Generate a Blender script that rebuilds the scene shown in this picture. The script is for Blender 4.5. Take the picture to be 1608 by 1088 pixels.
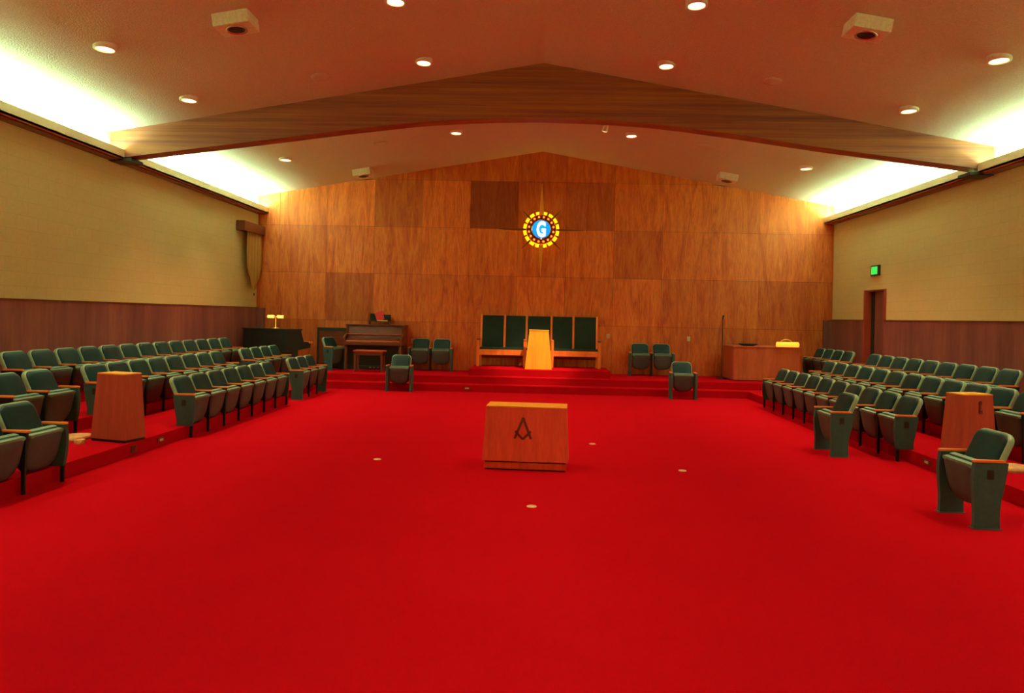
import bpy, bmesh, math, random
from mathutils import Vector, Matrix
SC = bpy.context.scene
for o in list(bpy.data.objects):
    bpy.data.objects.remove(o, do_unlink=True)
COL = SC.collection
PI = math.pi

# ------------------------------------------------------------------ camera
# x right, y away from the camera, z up; metres; main floor z = 0
F, EYE = 1072.0, 1.72
ROLL, YAW = math.radians(1.25), 26.0 / 1072.0
cam = bpy.data.cameras.new('camera')
cam.sensor_fit = 'HORIZONTAL'; cam.sensor_width = 36.0
cam.lens = F / 1608 * 36.0
cam.shift_x = -(824.0 - 804.0) / 1608
cam.shift_y = -(544.0 - 497.4) / 1608
cam.clip_start = 0.05; cam.clip_end = 100
camo = bpy.data.objects.new('camera', cam); COL.objects.link(camo)
cY, sY = math.cos(YAW), math.sin(YAW)
R0, D0, U0 = Vector((cY, sY, 0)), Vector((-sY, cY, 0)), Vector((0, 0, 1))
cr, sr = math.cos(ROLL), math.sin(ROLL)
RX = R0 * cr + U0 * sr          # image right
UX = U0 * cr - R0 * sr          # image up
m = Matrix((RX, UX, -D0)).transposed().to_4x4()
m.translation = Vector((0, 0, EYE))
camo.matrix_world = m
SC.camera = camo

# ------------------------------------------------------------------ world, exposure
w = bpy.data.worlds.new('world'); SC.world = w; w.use_nodes = True
w.node_tree.nodes['Background'].inputs[0].default_value = (0.02, 0.02, 0.02, 1)
w.node_tree.nodes['Background'].inputs[1].default_value = 0.2
SC.view_settings.view_transform = 'Standard'; SC.view_settings.look = 'None'
SC.view_settings.gamma = 1.0; SC.view_settings.use_curve_mapping = False
SC.view_settings.exposure = 0.21
SC.cycles.diffuse_bounces = 6
SC.cycles.max_bounces = 10

# ------------------------------------------------------------------ big lights: fluorescent tubes in the two cove troughs
COVE_RGB, COVE_W = (0.44, 1.0, 0.66), 43.0        # per metre of trough
DOWN_RGB, DOWN_W = (1.0, 0.51, 0.23), 212.0       # each incandescent ceiling lamp
SPOT_W = 1500.0
def area(name, loc, dirv, sx, sy, power, rgb):
    l = bpy.data.lights.new(name, 'AREA'); l.shape = 'RECTANGLE'; l.size = sx; l.size_y = sy
    l.energy = power; l.color = rgb
    o = bpy.data.objects.new(name, l); COL.objects.link(o); o.location = loc
    o.rotation_euler = Vector(dirv).to_track_quat('-Z', 'Y').to_euler()
    return o
for sx in (-1, 1):
    for y0, y1 in ((-3.2, 11.32), (11.80, 17.40)):
        L = y1 - y0
        a = area('cove_light', (sx * 7.275, (y0 + y1) / 2, 4.335), (sx * 0.05, 0, 1), 0.10, L, COVE_W * L * (0.88 if y0 < 0 else 1.5), COVE_RGB)
        # long side along world Y
        zaxis = Vector((sx * 0.05, 0, 1)).normalized()          # light shines along +zaxis
        ya = Vector((0, 1, 0)); za = -zaxis; xa = ya.cross(za)
        mm = Matrix((xa, ya, za)).transposed().to_4x4(); mm.translation = a.location
        a.matrix_world = mm

# ------------------------------------------------------------------ materials
def new_mat(name):
    mt = bpy.data.materials.new(name); mt.use_nodes = True
    nt = mt.node_tree; b = nt.nodes['Principled BSDF']
    return mt, nt, b
def coords(nt, scale, kind='Object'):
    t = nt.nodes.new('ShaderNodeTexCoord'); mp = nt.nodes.new('ShaderNodeMapping')
    mp.inputs['Scale'].default_value = scale
    nt.links.new(t.outputs[kind], mp.inputs['Vector'])
    return mp.outputs['Vector']
def noise(nt, vec, scale, detail=4, rough=0.6):
    n = nt.nodes.new('ShaderNodeTexNoise'); n.inputs['Scale'].default_value = scale
    n.inputs['Detail'].default_value = detail; n.inputs['Roughness'].default_value = rough
    nt.links.new(vec, n.inputs['Vector']); return n.outputs['Fac']
def ramp(nt, fac, stops):
    r = nt.nodes.new('ShaderNodeValToRGB'); e = r.color_ramp.elements
    e[0].position, e[0].color = stops[0][0], (*stops[0][1], 1)
    e[1].position, e[1].color = stops[-1][0], (*stops[-1][1], 1)
    for p, c in stops[1:-1]:
        q = e.new(p); q.color = (*c, 1)
    nt.links.new(fac, r.inputs['Fac']); return r.outputs['Color']
def mix(nt, a, b, fac, mode='MIX'):
    n = nt.nodes.new('ShaderNodeMix'); n.data_type = 'RGBA'; n.blend_type = mode
    for sock, v in ((n.inputs[0], fac), (n.inputs[6], a), (n.inputs[7], b)):
        if hasattr(v, 'links'): nt.links.new(v, sock)
        elif isinstance(v, (int, float)): sock.default_value = v
        else: sock.default_value = (*v, 1)
    return n.outputs[2]
def math_n(nt, op, a, b=None):
    n = nt.nodes.new('ShaderNodeMath'); n.operation = op
    for i, v in enumerate((a, b)):
        if v is None: continue
        if hasattr(v, 'links'): nt.links.new(v, n.inputs[i])
        else: n.inputs[i].default_value = v
    return n.outputs[0]
def bump(nt, b, height, strength, dist=0.01):
    n = nt.nodes.new('ShaderNodeBump'); n.inputs['Strength'].default_value = strength
    n.inputs['Distance'].default_value = dist
    nt.links.new(height, n.inputs['Height']); nt.links.new(n.outputs['Normal'], b.inputs['Normal'])
def plain(name, rgb, rough=0.6, metal=0.0, spec=0.5, var=0.12, scale=30.0, bumpy=0.0):
    mt, nt, b = new_mat(name)
    f = noise(nt, coords(nt, (1, 1, 1)), scale, 3)
    c = ramp(nt, f, [(0.3, tuple(x * (1 - var) for x in rgb)), (0.7, tuple(min(1, x * (1 + var)) for x in rgb))])
    nt.links.new(c, b.inputs['Base Color'])
    b.inputs['Roughness'].default_value = rough; b.inputs['Metallic'].default_value = metal
    b.inputs['Specular IOR Level'].default_value = spec
    if bumpy: bump(nt, b, f, bumpy)
    return mt
def wood(name, dark, mid, light, scale=(9, 9, 0.7), rough=0.45, spec=0.35, tone=False, fine=1.0, dist=0.0):
    mt, nt, b = new_mat(name)
    v = coords(nt, scale)
    n1 = noise(nt, v, 1.0, 6, 0.62)
    n1.node.inputs['Distortion'].default_value = dist
    c = ramp(nt, n1, [(0.30, dark), (0.50, mid), (0.72, light)])
    v2 = coords(nt, tuple(s * 6 for s in scale))
    n2 = noise(nt, v2, 1.0, 3, 0.7)
    g = ramp(nt, n2, [(0.35, (0.72, 0.66, 0.60)), (0.6, (1, 1, 1))])
    c = mix(nt, c, g, 0.55 * fine, 'MULTIPLY')
    if tone:
        at = nt.nodes.new('ShaderNodeAttribute'); at.attribute_name = 'tone'
        tc = ramp(nt, at.outputs['Fac'], [(0.0, (0.36, 0.28, 0.42)), (0.5, (0.84, 0.82, 0.84)), (1.0, (1.25, 1.32, 1.3))])
        c = mix(nt, c, tc, 1.0, 'MULTIPLY')
    nt.links.new(c, b.inputs['Base Color'])
    b.inputs['Roughness'].default_value = rough; b.inputs['Specular IOR Level'].default_value = spec
    return mt
def emit(name, rgb, strength):
    mt, nt, b = new_mat(name)
    b.inputs['Base Color'].default_value = (*[min(1, x) for x in rgb], 1)
    b.inputs['Emission Color'].default_value = (*rgb, 1); b.inputs['Emission Strength'].default_value = strength
    return mt

# carpet
M = {}
mt, nt, b = new_mat('red_carpet')
n1 = noise(nt, coords(nt, (1, 1, 1)), 160, 2); n2 = noise(nt, coords(nt, (1, 1, 1)), 0.8, 3)
c = ramp(nt, n1, [(0.3, (0.40, 0.0042, 0.0110)), (0.7, (0.47, 0.0054, 0.0145))])
c = mix(nt, c, ramp(nt, n2, [(0.3, (0.93, 0.93, 0.93)), (0.7, (1, 1, 1))]), 1.0, 'MULTIPLY')
nt.links.new(c, b.inputs['Base Color']); b.inputs['Roughness'].default_value = 1.0
b.inputs['Specular IOR Level'].default_value = 0.0
bump(nt, b, n1, 0.4, 0.004); M['carpet'] = mt
# sprayed ceiling
mt, nt, b = new_mat('sprayed_ceiling')
n1 = noise(nt, coords(nt, (1, 1, 1)), 45, 3, 0.7)
c = ramp(nt, n1, [(0.3, (0.66, 0.50, 0.40)), (0.68, (0.80, 0.62, 0.50))])
sp = nt.nodes.new('ShaderNodeTexVoronoi'); sp.inputs['Scale'].default_value = 9
nt.links.new(coords(nt, (1, 1, 1)), sp.inputs['Vector'])
c = mix(nt, c, (0.95, 0.9, 0.8), ramp(nt, sp.outputs['Distance'], [(0.03, (1, 1, 1)), (0.06, (0, 0, 0))]), 'MIX')
nt.links.new(c, b.inputs['Base Color']); b.inputs['Roughness'].default_value = 0.95
b.inputs['Specular IOR Level'].default_value = 0.1
bump(nt, b, n1, 0.8, 0.02); M['ceiling'] = mt
# painted block wall
mt, nt, b = new_mat('cream_block_wall')
t = nt.nodes.new('ShaderNodeTexCoord'); sep = nt.nodes.new('ShaderNodeSeparateXYZ'); nt.links.new(t.outputs['Object'], sep.inputs[0])
cmb = nt.nodes.new('ShaderNodeCombineXYZ'); nt.links.new(sep.outputs[1], cmb.inputs[0]); nt.links.new(sep.outputs[2], cmb.inputs[1])
br = nt.nodes.new('ShaderNodeTexBrick'); nt.links.new(cmb.outputs[0], br.inputs['Vector'])
br.inputs['Scale'].default_value = 1.0; br.inputs['Brick Width'].default_value = 0.4; br.inputs['Row Height'].default_value = 0.2
br.inputs['Mortar Size'].default_value = 0.006; br.inputs['Mortar Smooth'].default_value = 0.6
br.inputs['Color1'].default_value = (0.72, 0.60, 0.30, 1); br.inputs['Color2'].default_value = (0.70, 0.585, 0.29, 1)
br.inputs['Mortar'].default_value = (0.64, 0.53, 0.26, 1)
n1 = noise(nt, coords(nt, (1, 1, 1)), 25, 3)
c = mix(nt, br.outputs['Color'], ramp(nt, n1, [(0.3, (0.94, 0.93, 0.92)), (0.7, (1, 1, 1))]), 1.0, 'MULTIPLY')
nt.links.new(c, b.inputs['Base Color']); b.inputs['Roughness'].default_value = 0.75; b.inputs['Specular IOR Level'].default_value = 0.2
bump(nt, b, br.outputs['Fac'], -0.25, 0.004); M['block'] = mt
M['fascia'] = plain('cream_painted_board', (0.74, 0.58, 0.36), 0.6, spec=0.2, var=0.04)
M['panel'] = wood('birch_plywood_panel', (0.60, 0.108, 0.030), (0.84, 0.190, 0.044), (0.95, 0.295, 0.062), (5.0, 5.0, 0.75), 0.5, 0.3, tone=True, fine=1.3, dist=1.6)
M['seam'] = plain('dark_panel_joint', (0.10, 0.025, 0.006), 0.8)
M['wains'] = wood('dark_wainscot', (0.17, 0.055, 0.060), (0.27, 0.090, 0.095), (0.39, 0.14, 0.11), (5, 2.2, 0.25), 0.5, 0.3)
M['beam'] = wood('glued_laminated_beam', (0.19, 0.044, 0.042), (0.32, 0.084, 0.044), (0.44, 0.145, 0.036), (0.30, 9, 16), 0.5, 0.3)
M['bracket'] = plain('dark_steel', (0.03, 0.02, 0.015), 0.5, 0.3)
M['oak'] = wood('honey_oak', (0.78, 0.36, 0.03), (0.88, 0.45, 0.04), (0.95, 0.52, 0.055), (10, 10, 0.9), 0.4, 0.35, fine=0.5)
M['altar'] = wood('reddish_oak_veneer', (0.64, 0.066, 0.034), (0.80, 0.088, 0.048), (0.90, 0.115, 0.062), (7, 7, 1.0), 0.5, 0.3, fine=0.7)
M['desk'] = wood('orange_brown_veneer', (0.40, 0.085, 0.03), (0.50, 0.115, 0.042), (0.58, 0.145, 0.055), (7, 7, 1.0), 0.5, 0.3, fine=0.7)
M['pedestal'] = wood('rosy_oak_veneer', (0.38, 0.060, 0.035), (0.46, 0.075, 0.045), (0.54, 0.098, 0.055), (9, 9, 0.7), 0.5, 0.3, fine=0.7)
M['orange_wood'] = wood('bright_orange_wood', (0.75, 0.17, 0.028), (0.85, 0.23, 0.04), (0.92, 0.30, 0.055), (9, 9, 1), 0.4, 0.4, fine=0.5)
M['arm_wood'] = wood('armrest_wood', (0.70, 0.17, 0.03), (0.82, 0.24, 0.045), (0.9, 0.3, 0.06), (3, 30, 30), 0.35, 0.4, fine=0.5)
M['darkwood'] = wood('dark_walnut', (0.12, 0.026, 0.013), (0.17, 0.04, 0.02), (0.22, 0.055, 0.028), (2, 9, 9), 0.35, 0.4)
M['blackwood'] = plain('black_stained_wood', (0.012, 0.022, 0.022), 0.45, var=0.2)
M['burn'] = plain('dark_burnt_inlay', (0.15, 0.025, 0.012), 0.7)
M['vinyl'] = plain('dark_green_vinyl', (0.003, 0.042, 0.052), 0.45, spec=0.28, var=0.12, scale=60)
M['shell'] = plain('sage_rim_highlight', (0.27, 0.48, 0.34), 0.35, 0.0, 0.5, var=0.08)  # shell coloured bright so its rim paints the vinyl's edge highlight
M['edge'] = plain('dull_sage_seat_edge', (0.14, 0.27, 0.20), 0.45, 0.0, 0.4, var=0.08)  # paler tone for the bars along the folded seat's top
M['pan'] = plain('grey_green_seat_pan', (0.066, 0.068, 0.076), 0.5, spec=0.35, var=0.1)
M['steel'] = plain('dark_green_steel', (0.006, 0.024, 0.028), 0.5, 0.0, 0.25, var=0.15)
M['endpanel'] = plain('grey_green_end_panel', (0.042, 0.105, 0.105), 0.5, 0.0, 0.3, var=0.1)
M['black'] = plain('black_plastic', (0.015, 0.018, 0.016), 0.5)
M['brass'] = plain('brass', (0.75, 0.45, 0.12), 0.3, 0.9)
M['chrome'] = plain('bright_metal', (0.7, 0.66, 0.58), 0.25, 0.9)
M['white'] = plain('white_enamel', (0.82, 0.78, 0.66), 0.4)
M['plate'] = plain('ivory_plate', (0.62, 0.50, 0.30), 0.5)
M['greendark'] = plain('dark_green_cloth', (0.018, 0.040, 0.034), 0.8, spec=0.15, var=0.25, scale=50)
M['stone'] = plain('tan_stone', (0.60, 0.36, 0.15), 0.9, var=0.25, scale=14, bumpy=0.6)
M['redbook'] = plain('red_book_cover', (0.75, 0.02, 0.03), 0.5)
M['paper'] = plain('cream_paper', (0.85, 0.62, 0.30), 0.8)
M['banner'] = wood('tan_banner_cloth', (0.42, 0.24, 0.08), (0.50, 0.30, 0.10), (0.56, 0.35, 0.13), (12, 14, 0.4), 0.85, 0.1)
M['keys'] = plain('ivory_keys', (0.75, 0.66, 0.5), 0.4)
M['lamp_on'] = emit('glowing_lamp_lens', (1.0, 0.80, 0.44), 4.0)
M['shade_on'] = emit('glowing_amber_shade', (1.0, 0.46, 0.035), 1.15)
M['tube_on'] = emit('glowing_yellow_shade', (1.0, 0.66, 0.12), 1.3)
M['exit_green'] = emit('glowing_green_pane', (0.03, 0.55, 0.08), 1.1)
M['blue_on'] = emit('glowing_blue_glass', (0.004, 0.28, 0.82), 1.0)
M['white_on'] = emit('glowing_white_glass', (0.86, 0.98, 1.0), 2.2)
M['amber_on'] = emit('glowing_amber_bulb', (1.0, 0.30, 0.02), 1.2)
M['yellow_on'] = emit('glowing_yellow_bulb', (1.0, 0.80, 0.03), 160.0)
M['wall_glow'] = emit('yellow_wall_glow', (0.74, 0.54, 0.006), 0.85)
M['redmetal'] = plain('copper_red_ring', (0.30, 0.045, 0.015), 0.5, 0.2)
M['raywood'] = plain('tan_ray_wood', (0.88, 0.42, 0.06), 0.5)
M['darkray'] = plain('dark_ray_wood', (0.16, 0.035, 0.012), 0.6)

# ------------------------------------------------------------------ mesh helpers
class MB:
    def __init__(s): s.v = []; s.f = []; s.sm = []
    def add(s, vs, fs, smooth=False, T=None):
        o = len(s.v)
        s.v += [tuple(T @ Vector(p)) if T is not None else tuple(p) for p in vs]
        s.f += [tuple(i + o for i in f) for f in fs]; s.sm += [smooth] * len(fs); return s
    def box(s, x0, x1, y0, y1, z0, z1, T=None):
        vs = [(x0,y0,z0),(x1,y0,z0),(x1,y1,z0),(x0,y1,z0),(x0,y0,z1),(x1,y0,z1),(x1,y1,z1),(x0,y1,z1)]
        return s.add(vs, [(3,2,1,0),(4,5,6,7),(0,1,5,4),(1,2,6,5),(2,3,7,6),(3,0,4,7)], False, T)
    def bbox(s, x0, x1, y0, y1, z0, z1, r=0.008, T=None):
        """box with chamfered edges"""
        r = min(r, (x1-x0)*.45, (y1-y0)*.45, (z1-z0)*.45)
        bm = bmesh.new(); bmesh.ops.create_cube(bm, size=1.0)
        for v in bm.verts:
            v.co = Vector(((x0+x1)/2 + v.co.x*(x1-x0), (y0+y1)/2 + v.co.y*(y1-y0), (z0+z1)/2 + v.co.z*(z1-z0)))
        bmesh.ops.bevel(bm, geom=list(bm.edges), offset=r, segments=2, profile=0.5, affect='EDGES')
        bm.verts.index_update()
        s.add([v.co[:] for v in bm.verts], [[v.index for v in f.verts] for f in bm.faces], False, T); bm.free(); return s
    def frustum(s, a, b):
        """two quads (bottom a, top b), 4 points each, counter-clockwise from above"""
        return s.add(list(a) + list(b), [(3,2,1,0),(4,5,6,7),(0,1,5,4),(1,2,6,5),(2,3,7,6),(3,0,4,7)])
    def prism(s, prof, axis, a0, a1, T=None, smooth=False):
        """profile of 2-D points extruded along axis ('x','y','z') from a0 to a1"""
        n = len(prof)
        def P(p, a):
            return {'x': (a, p[0], p[1]), 'y': (p[0], a, p[1]), 'z': (p[0], p[1], a)}[axis]
        vs = [P(p, a0) for p in prof] + [P(p, a1) for p in prof]
        fs = [tuple(range(n))[::-1], tuple(range(n, 2*n))] + [(i, (i+1) % n, n+(i+1) % n, n+i) for i in range(n)]
        o = len(s.v); s.add(vs, fs, False, T)
        if smooth:
            for k in range(len(s.sm)-n, len(s.sm)): s.sm[k] = True
        return s
    def cyl(s, p0, p1, r0, r1=None, n=16, caps=True):
        r1 = r0 if r1 is None else r1
        p0, p1 = Vector(p0), Vector(p1); d = (p1-p0).normalized()
        u = d.orthogonal().normalized(); v = d.cross(u)
        vs = [p0 + (u*math.cos(2*PI*i/n) + v*math.sin(2*PI*i/n))*r0 for i in range(n)] + \
             [p1 + (u*math.cos(2*PI*i/n) + v*math.sin(2*PI*i/n))*r1 for i in range(n)]
        s.add(vs, [(i, (i+1) % n, n+(i+1) % n, n+i) for i in range(n)], True)
        if caps: s.add(vs, [tuple(range(n))[::-1], tuple(range(n, 2*n))])
        return s
    def lathe(s, prof, n=24, T=None):
        """(radius, z) profile turned about z"""
        k = len(prof); vs = []
        for i in range(n):
            a = 2*PI*i/n
            vs += [(r*math.cos(a), r*math.sin(a), z) for r, z in prof]
        fs = [(i*k+j, ((i+1) % n)*k+j, ((i+1) % n)*k+j+1, i*k+j+1) for i in range(n) for j in range(k-1)]
        return s.add(vs, fs, True, T)
    def tube(s, pts, r, n=10):
        pts = [Vector(p) for p in pts]; rings = []
        for i, p in enumerate(pts):
            d = (pts[min(i+1, len(pts)-1)] - pts[max(i-1, 0)]).normalized()
            u = d.cross(Vector((0.12, 0.31, 0.94))).normalized(); v = d.cross(u)
            rings += [p + (u*math.cos(2*PI*k/n) + v*math.sin(2*PI*k/n))*r for k in range(n)]
        fs = [(i*n+k, i*n+(k+1) % n, (i+1)*n+(k+1) % n, (i+1)*n+k) for i in range(len(pts)-1) for k in range(n)]
        s.add(rings, fs, True)
        return s.add(rings, [tuple(range(n))[::-1], tuple(range(len(rings)-n, len(rings)))])
    def mesh(s, name, mat):
        me = bpy.data.meshes.new(name); me.from_pydata(s.v, [], s.f)
        me.polygons.foreach_set('use_smooth', s.sm)
        bm = bmesh.new(); bm.from_mesh(me); bmesh.ops.recalc_face_normals(bm, faces=bm.faces); bm.to_mesh(me); bm.free()
        me.materials.append(mat); me.update(); return me
    def obj(s, name, mat, parent=None, loc=None):
        o = bpy.data.objects.new(name, s.mesh(name, mat)); COL.objects.link(o)
        if parent is not None: o.parent = parent
        if loc is not None: o.location = loc
        return o
def tag(o, label, cat, group=None):
    o['label'] = label; o['category'] = cat
    if group: o['group'] = group
    return o
def thing(name, label, cat, loc=(0, 0, 0), rz=0.0, group=None):
    o = bpy.data.objects.new(name, None); COL.objects.link(o)
    o.empty_display_size = 0.2
    o.location = loc; o.rotation_euler = (0, 0, rz); return tag(o, label, cat, group)
def struct(name, mb, mat, label=None):
    o = mb.obj(name, mat); o['kind'] = 'structure'
    if label: o['label'] = label
    return o
def rrect(w, h, rt, rb, n=6):
    """rounded rectangle outline (u across, v up from 0 to h), counter-clockwise"""
    pts = []
    for cx, cy, r, a0 in ((w/2-rb, rb, rb, -PI/2), (w/2-rt, h-rt, rt, 0), (-w/2+rt, h-rt, rt, PI/2), (-w/2+rb, rb, rb, PI)):
        for i in range(n+1):
            a = a0 + PI/2*i/n; pts.append((cx + r*math.cos(a), cy + r*math.sin(a)))
    return pts
def pad(mb, outline, layers, T):
    """stack of scaled outlines: layers = [(inset factor, depth)], capped both ends"""
    n = len(outline); cu = sum(p[0] for p in outline)/n; cv = sum(p[1] for p in outline)/n
    vs = []
    for sc, d in layers:
        vs += [(d, cu + (p[0]-cu)*sc, cv + (p[1]-cv)*sc) for p in outline]
    fs = [(k*n+i, k*n+(i+1) % n, (k+1)*n+(i+1) % n, (k+1)*n+i) for k in range(len(layers)-1) for i in range(n)]
    mb.add(vs, fs, True, T)
    mb.add(vs[:n], [tuple(range(n))[::-1]], True, T); mb.add(vs[-n:], [tuple(range(n))], True, T)

# ================================================================== ROOM
XW, YB, YR = 7.38, 17.5, -3.4            # side walls, back wall, wall behind the camera
RIDGE_X, RIDGE_Z, SL = -0.045, 5.963, 0.172
def ceil_z(x): return RIDGE_Z - SL*abs(x - RIDGE_X)
XWS = 7.335                               # face of the wainscot
ZWS = 1.80
L_EDGE = (4.73, 5.80, 6.80)              # left platform edges, |x|
R_EDGE = (4.66, 5.66, 6.60)
STEP = 0.155
STAGE_Y1, STAGE_Y2, DAIS_Y = 15.35, 15.75, 16.10
struct('floor', MB().box(-XW, XW, YR, YB, -0.15, 0), M['carpet'], 'red carpeted floor')
# ceiling: two sloped slabs meeting at the ridge
prof = [(-XW-.3, ceil_z(-XW-.3)), (RIDGE_X, RIDGE_Z), (XW+.3, ceil_z(XW+.3)), (XW+.3, ceil_z(XW+.3)+.2), (RIDGE_X, RIDGE_Z+.2), (-XW-.3, ceil_z(-XW-.3)+.2)]
struct('ceiling', MB().prism(prof, 'y', YR-.3, YB+.3), M['ceiling'], 'sloped sprayed ceiling')
struct('wall_rear', MB().box(-XW-.3, XW+.3, YR-.3, YR, -.15, 5.95), M['block'])
struct('wall_left', MB().box(-XW-.3, -XW, YR, YB+.3, -.15, 4.72), M['block'], 'cream painted block wall on the left')
DY0, DY1, DZ = 14.81, 15.70, 2.49        # doorway in the right wall
mb = MB().box(XW, XW+.3, YR, DY0, -.15, 4.72).box(XW, XW+.3, DY1, YB+.3, -.15, 4.72).box(XW, XW+.3, DY0, DY1, DZ, 4.72)
struct('wall_right', mb, M['block'], 'cream painted block wall on the right')
# back wall: plywood panels, a face (with its own wood tone, upper side ones lightened for the cove light) for each panel, 8 mm thick joints
xs = [-XW] + [-6.81 + 1.232*k for k in range(12)] + [XW]
zs = [0.0, 1.53, 2.75, 3.965, 5.18, 6.3]
tones = {(0,3):.66,(1,3):.72,(2,3):.80,(3,3):.38,(4,3):.66,(5,3):.05,(6,3):.36,(7,3):.27,(8,3):.56,(9,3):.58,(10,3):.50,(11,3):.72,(12,3):.6,
         (0,2):.55,(1,2):.48,(2,2):.62,(3,2):.56,(4,2):.66,(5,2):.60,(6,2):.50,(7,2):.60,(8,2):.38,(9,2):.56,(10,2):.58,(11,2):.56,(12,2):.5,
         (0,1):.55,(1,1):.55,(2,1):.30,(3,1):.62,(4,1):.55,(5,1):.46,(6,1):.68,(7,1):.48,(8,1):.60,(9,1):.46,(10,1):.46,(11,1):.38,(12,1):.38,
         (2,4):.5,(3,4):.45,(4,4):.42,(5,4):.40,(6,4):.36,(7,4):.44,(8,4):.5,(9,4):.55}
rnd = random.Random(4)
bm = bmesh.new(); tl = bm.faces.layers.float.new('tone')
G = 0.006
for i in range(len(xs)-1):
    for j in range(len(zs)-1):
        x0, x1, z0, z1 = xs[i]+G/2, xs[i+1]-G/2, zs[j]+G/2, zs[j+1]-G/2
        pts = [(x0, z0), (x1, z0)]
        c0, c1 = ceil_z(x0)+.05, ceil_z(x1)+.05
        if min(z1, max(c0, c1)) <= z0: continue
        if x0 < RIDGE_X < x1 and z1 > c0: pts += [(x1, min(z1, c1)), (RIDGE_X, min(z1, RIDGE_Z+.05)), (x0, min(z1, c0))]
        else: pts += [(x1, max(min(z1, c1), z0+.001)), (x0, max(min(z1, c0), z0+.001))]
        fr = [bm.verts.new((p[0], YB, p[1])) for p in pts]; bk = [bm.verts.new((p[0], YB+.012, p[1])) for p in pts]
        tone = tones.get((i, j), 0.45 + 0.2*(rnd.random()-.5))
        n = len(pts)
        for f in [fr] + [[fr[(k+1) % n], fr[k], bk[k], bk[(k+1) % n]] for k in range(n)]:
            q = bm.faces.new(f); q[tl] = tone
bmesh.ops.recalc_face_normals(bm, faces=bm.faces)
me = bpy.data.meshes.new('wall_back'); bm.to_mesh(me); bm.free(); me.materials.append(M['panel'])
wb = bpy.data.objects.new('wall_back', me); COL.objects.link(wb); wb['kind'] = 'structure'; wb['label'] = 'plywood panelled back wall'
sb = MB().prism([(-XW-.3, -.15), (XW+.3, -.15), (XW+.3, 4.7), (RIDGE_X, 6.05), (-XW-.3, 4.7)], 'y', YB+.008, YB+.3).obj('panel_backing', M['seam'], wb)

# raised seating platforms and stage (all one carpet build-up, each level its own step)
mb = MB().box(-XW, -L_EDGE[0], YR, 12.75, 0, STEP).box(-XW, -4.97, 12.75, YB, 0, STEP)
struct('trim_1', mb, M['carpet'], 'first carpeted seating platform on the left')
struct('trim_2', MB().box(-XW, -L_EDGE[1], YR, STAGE_Y2, STEP, 2*STEP), M['carpet'], 'second carpeted seating platform on the left')
struct('trim_3', MB().box(-XW, -L_EDGE[2], YR, STAGE_Y2, 2*STEP, 3*STEP), M['carpet'], 'third carpeted seating platform on the left')
struct('trim_4', MB().box(R_EDGE[0], XW, YR, YB, 0, STEP), M['carpet'], 'first carpeted seating platform on the right')
struct('trim_5', MB().box(R_EDGE[1], XW, YR, STAGE_Y2, STEP, 2*STEP), M['carpet'], 'second carpeted seating platform on the right')
struct('trim_6', MB().box(R_EDGE[2], XW, YR, YB, 2*STEP, 3*STEP), M['carpet'], 'third carpeted seating platform on the right')
mb = MB().box(-4.97, R_EDGE[0], STAGE_Y1, YB, 0, STEP)
struct('trim_7', mb, M['carpet'], 'lower carpeted stage step')
struct('trim_8', MB().box(-XW, XW, STAGE_Y2, YB, STEP, 2*STEP), M['carpet'], 'upper carpeted stage step')
struct('trim_9', MB().box(-1.68, 1.66, DAIS_Y, YB, 2*STEP, 3*STEP), M['carpet'], 'carpeted dais under the bench')
# wainscot
struct('trim_10', MB().box(-XW, -XWS, YR, YB, 0, ZWS).box(-XWS, -7.14, YB-.06, YB, 2*STEP, ZWS), M['wains'], 'dark plywood wainscot on the left wall')
mb = MB().box(XWS, XW, YR, DY0, 0, ZWS).box(XWS, XW, DY1, YB, 0, ZWS).box(7.14, XWS, YB-.06, YB, 2*STEP, ZWS)
struct('trim_11', mb, M['wains'], 'dark plywood wainscot on the right wall')
struct('trim_12', MB().box(-XW-.02, -XWS+.012, YR, YB, ZWS, ZWS+.02), M['darkwood'], 'dark cap of the left wainscot')
struct('trim_13', MB().box(XWS-.012, XW+.02, YR, DY0, ZWS, ZWS+.02).box(XWS-.012, XW+.02, DY1, YB, ZWS, ZWS+.02), M['darkwood'], 'dark cap of the right wainscot')
# door in its recess
d = struct('door_1', MB().box(XW+.11, XW+.16, DY0, DY1-.17, 3*STEP, DZ), M['wains'], 'dark red-brown door recessed in the right wall')
MB().box(XW+.10, XW+.17, DY1-.17, DY1, 3*STEP, DZ).obj('dark_frame', M['blackwood'], d)
MB().box(XWS-.008, XW+.30, DY1-.02, DY1+.03, 3*STEP, DZ).obj('far_jamb', M['pedestal'], d)
MB().box(XWS-.002, XW+.30, DY0-.002, DY0+.015, 3*STEP, DZ).obj('near_jamb', M['pedestal'], d)
MB().box(XW, XW+.30, DY0, DY1, DZ-.03, DZ+.002).obj('head_jamb', M['burn'], d)
MB().bbox(XW+.085, XW+.102, DY1-.13, DY1-.07, 1.15, 1.62, .006).obj('push_plate', M['black'], d)
MB().box(XW+.28, XW+.32, DY0-.05, DY1+.05, 0, DZ+.1).obj('door_backing', M['burn'], d)
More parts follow.
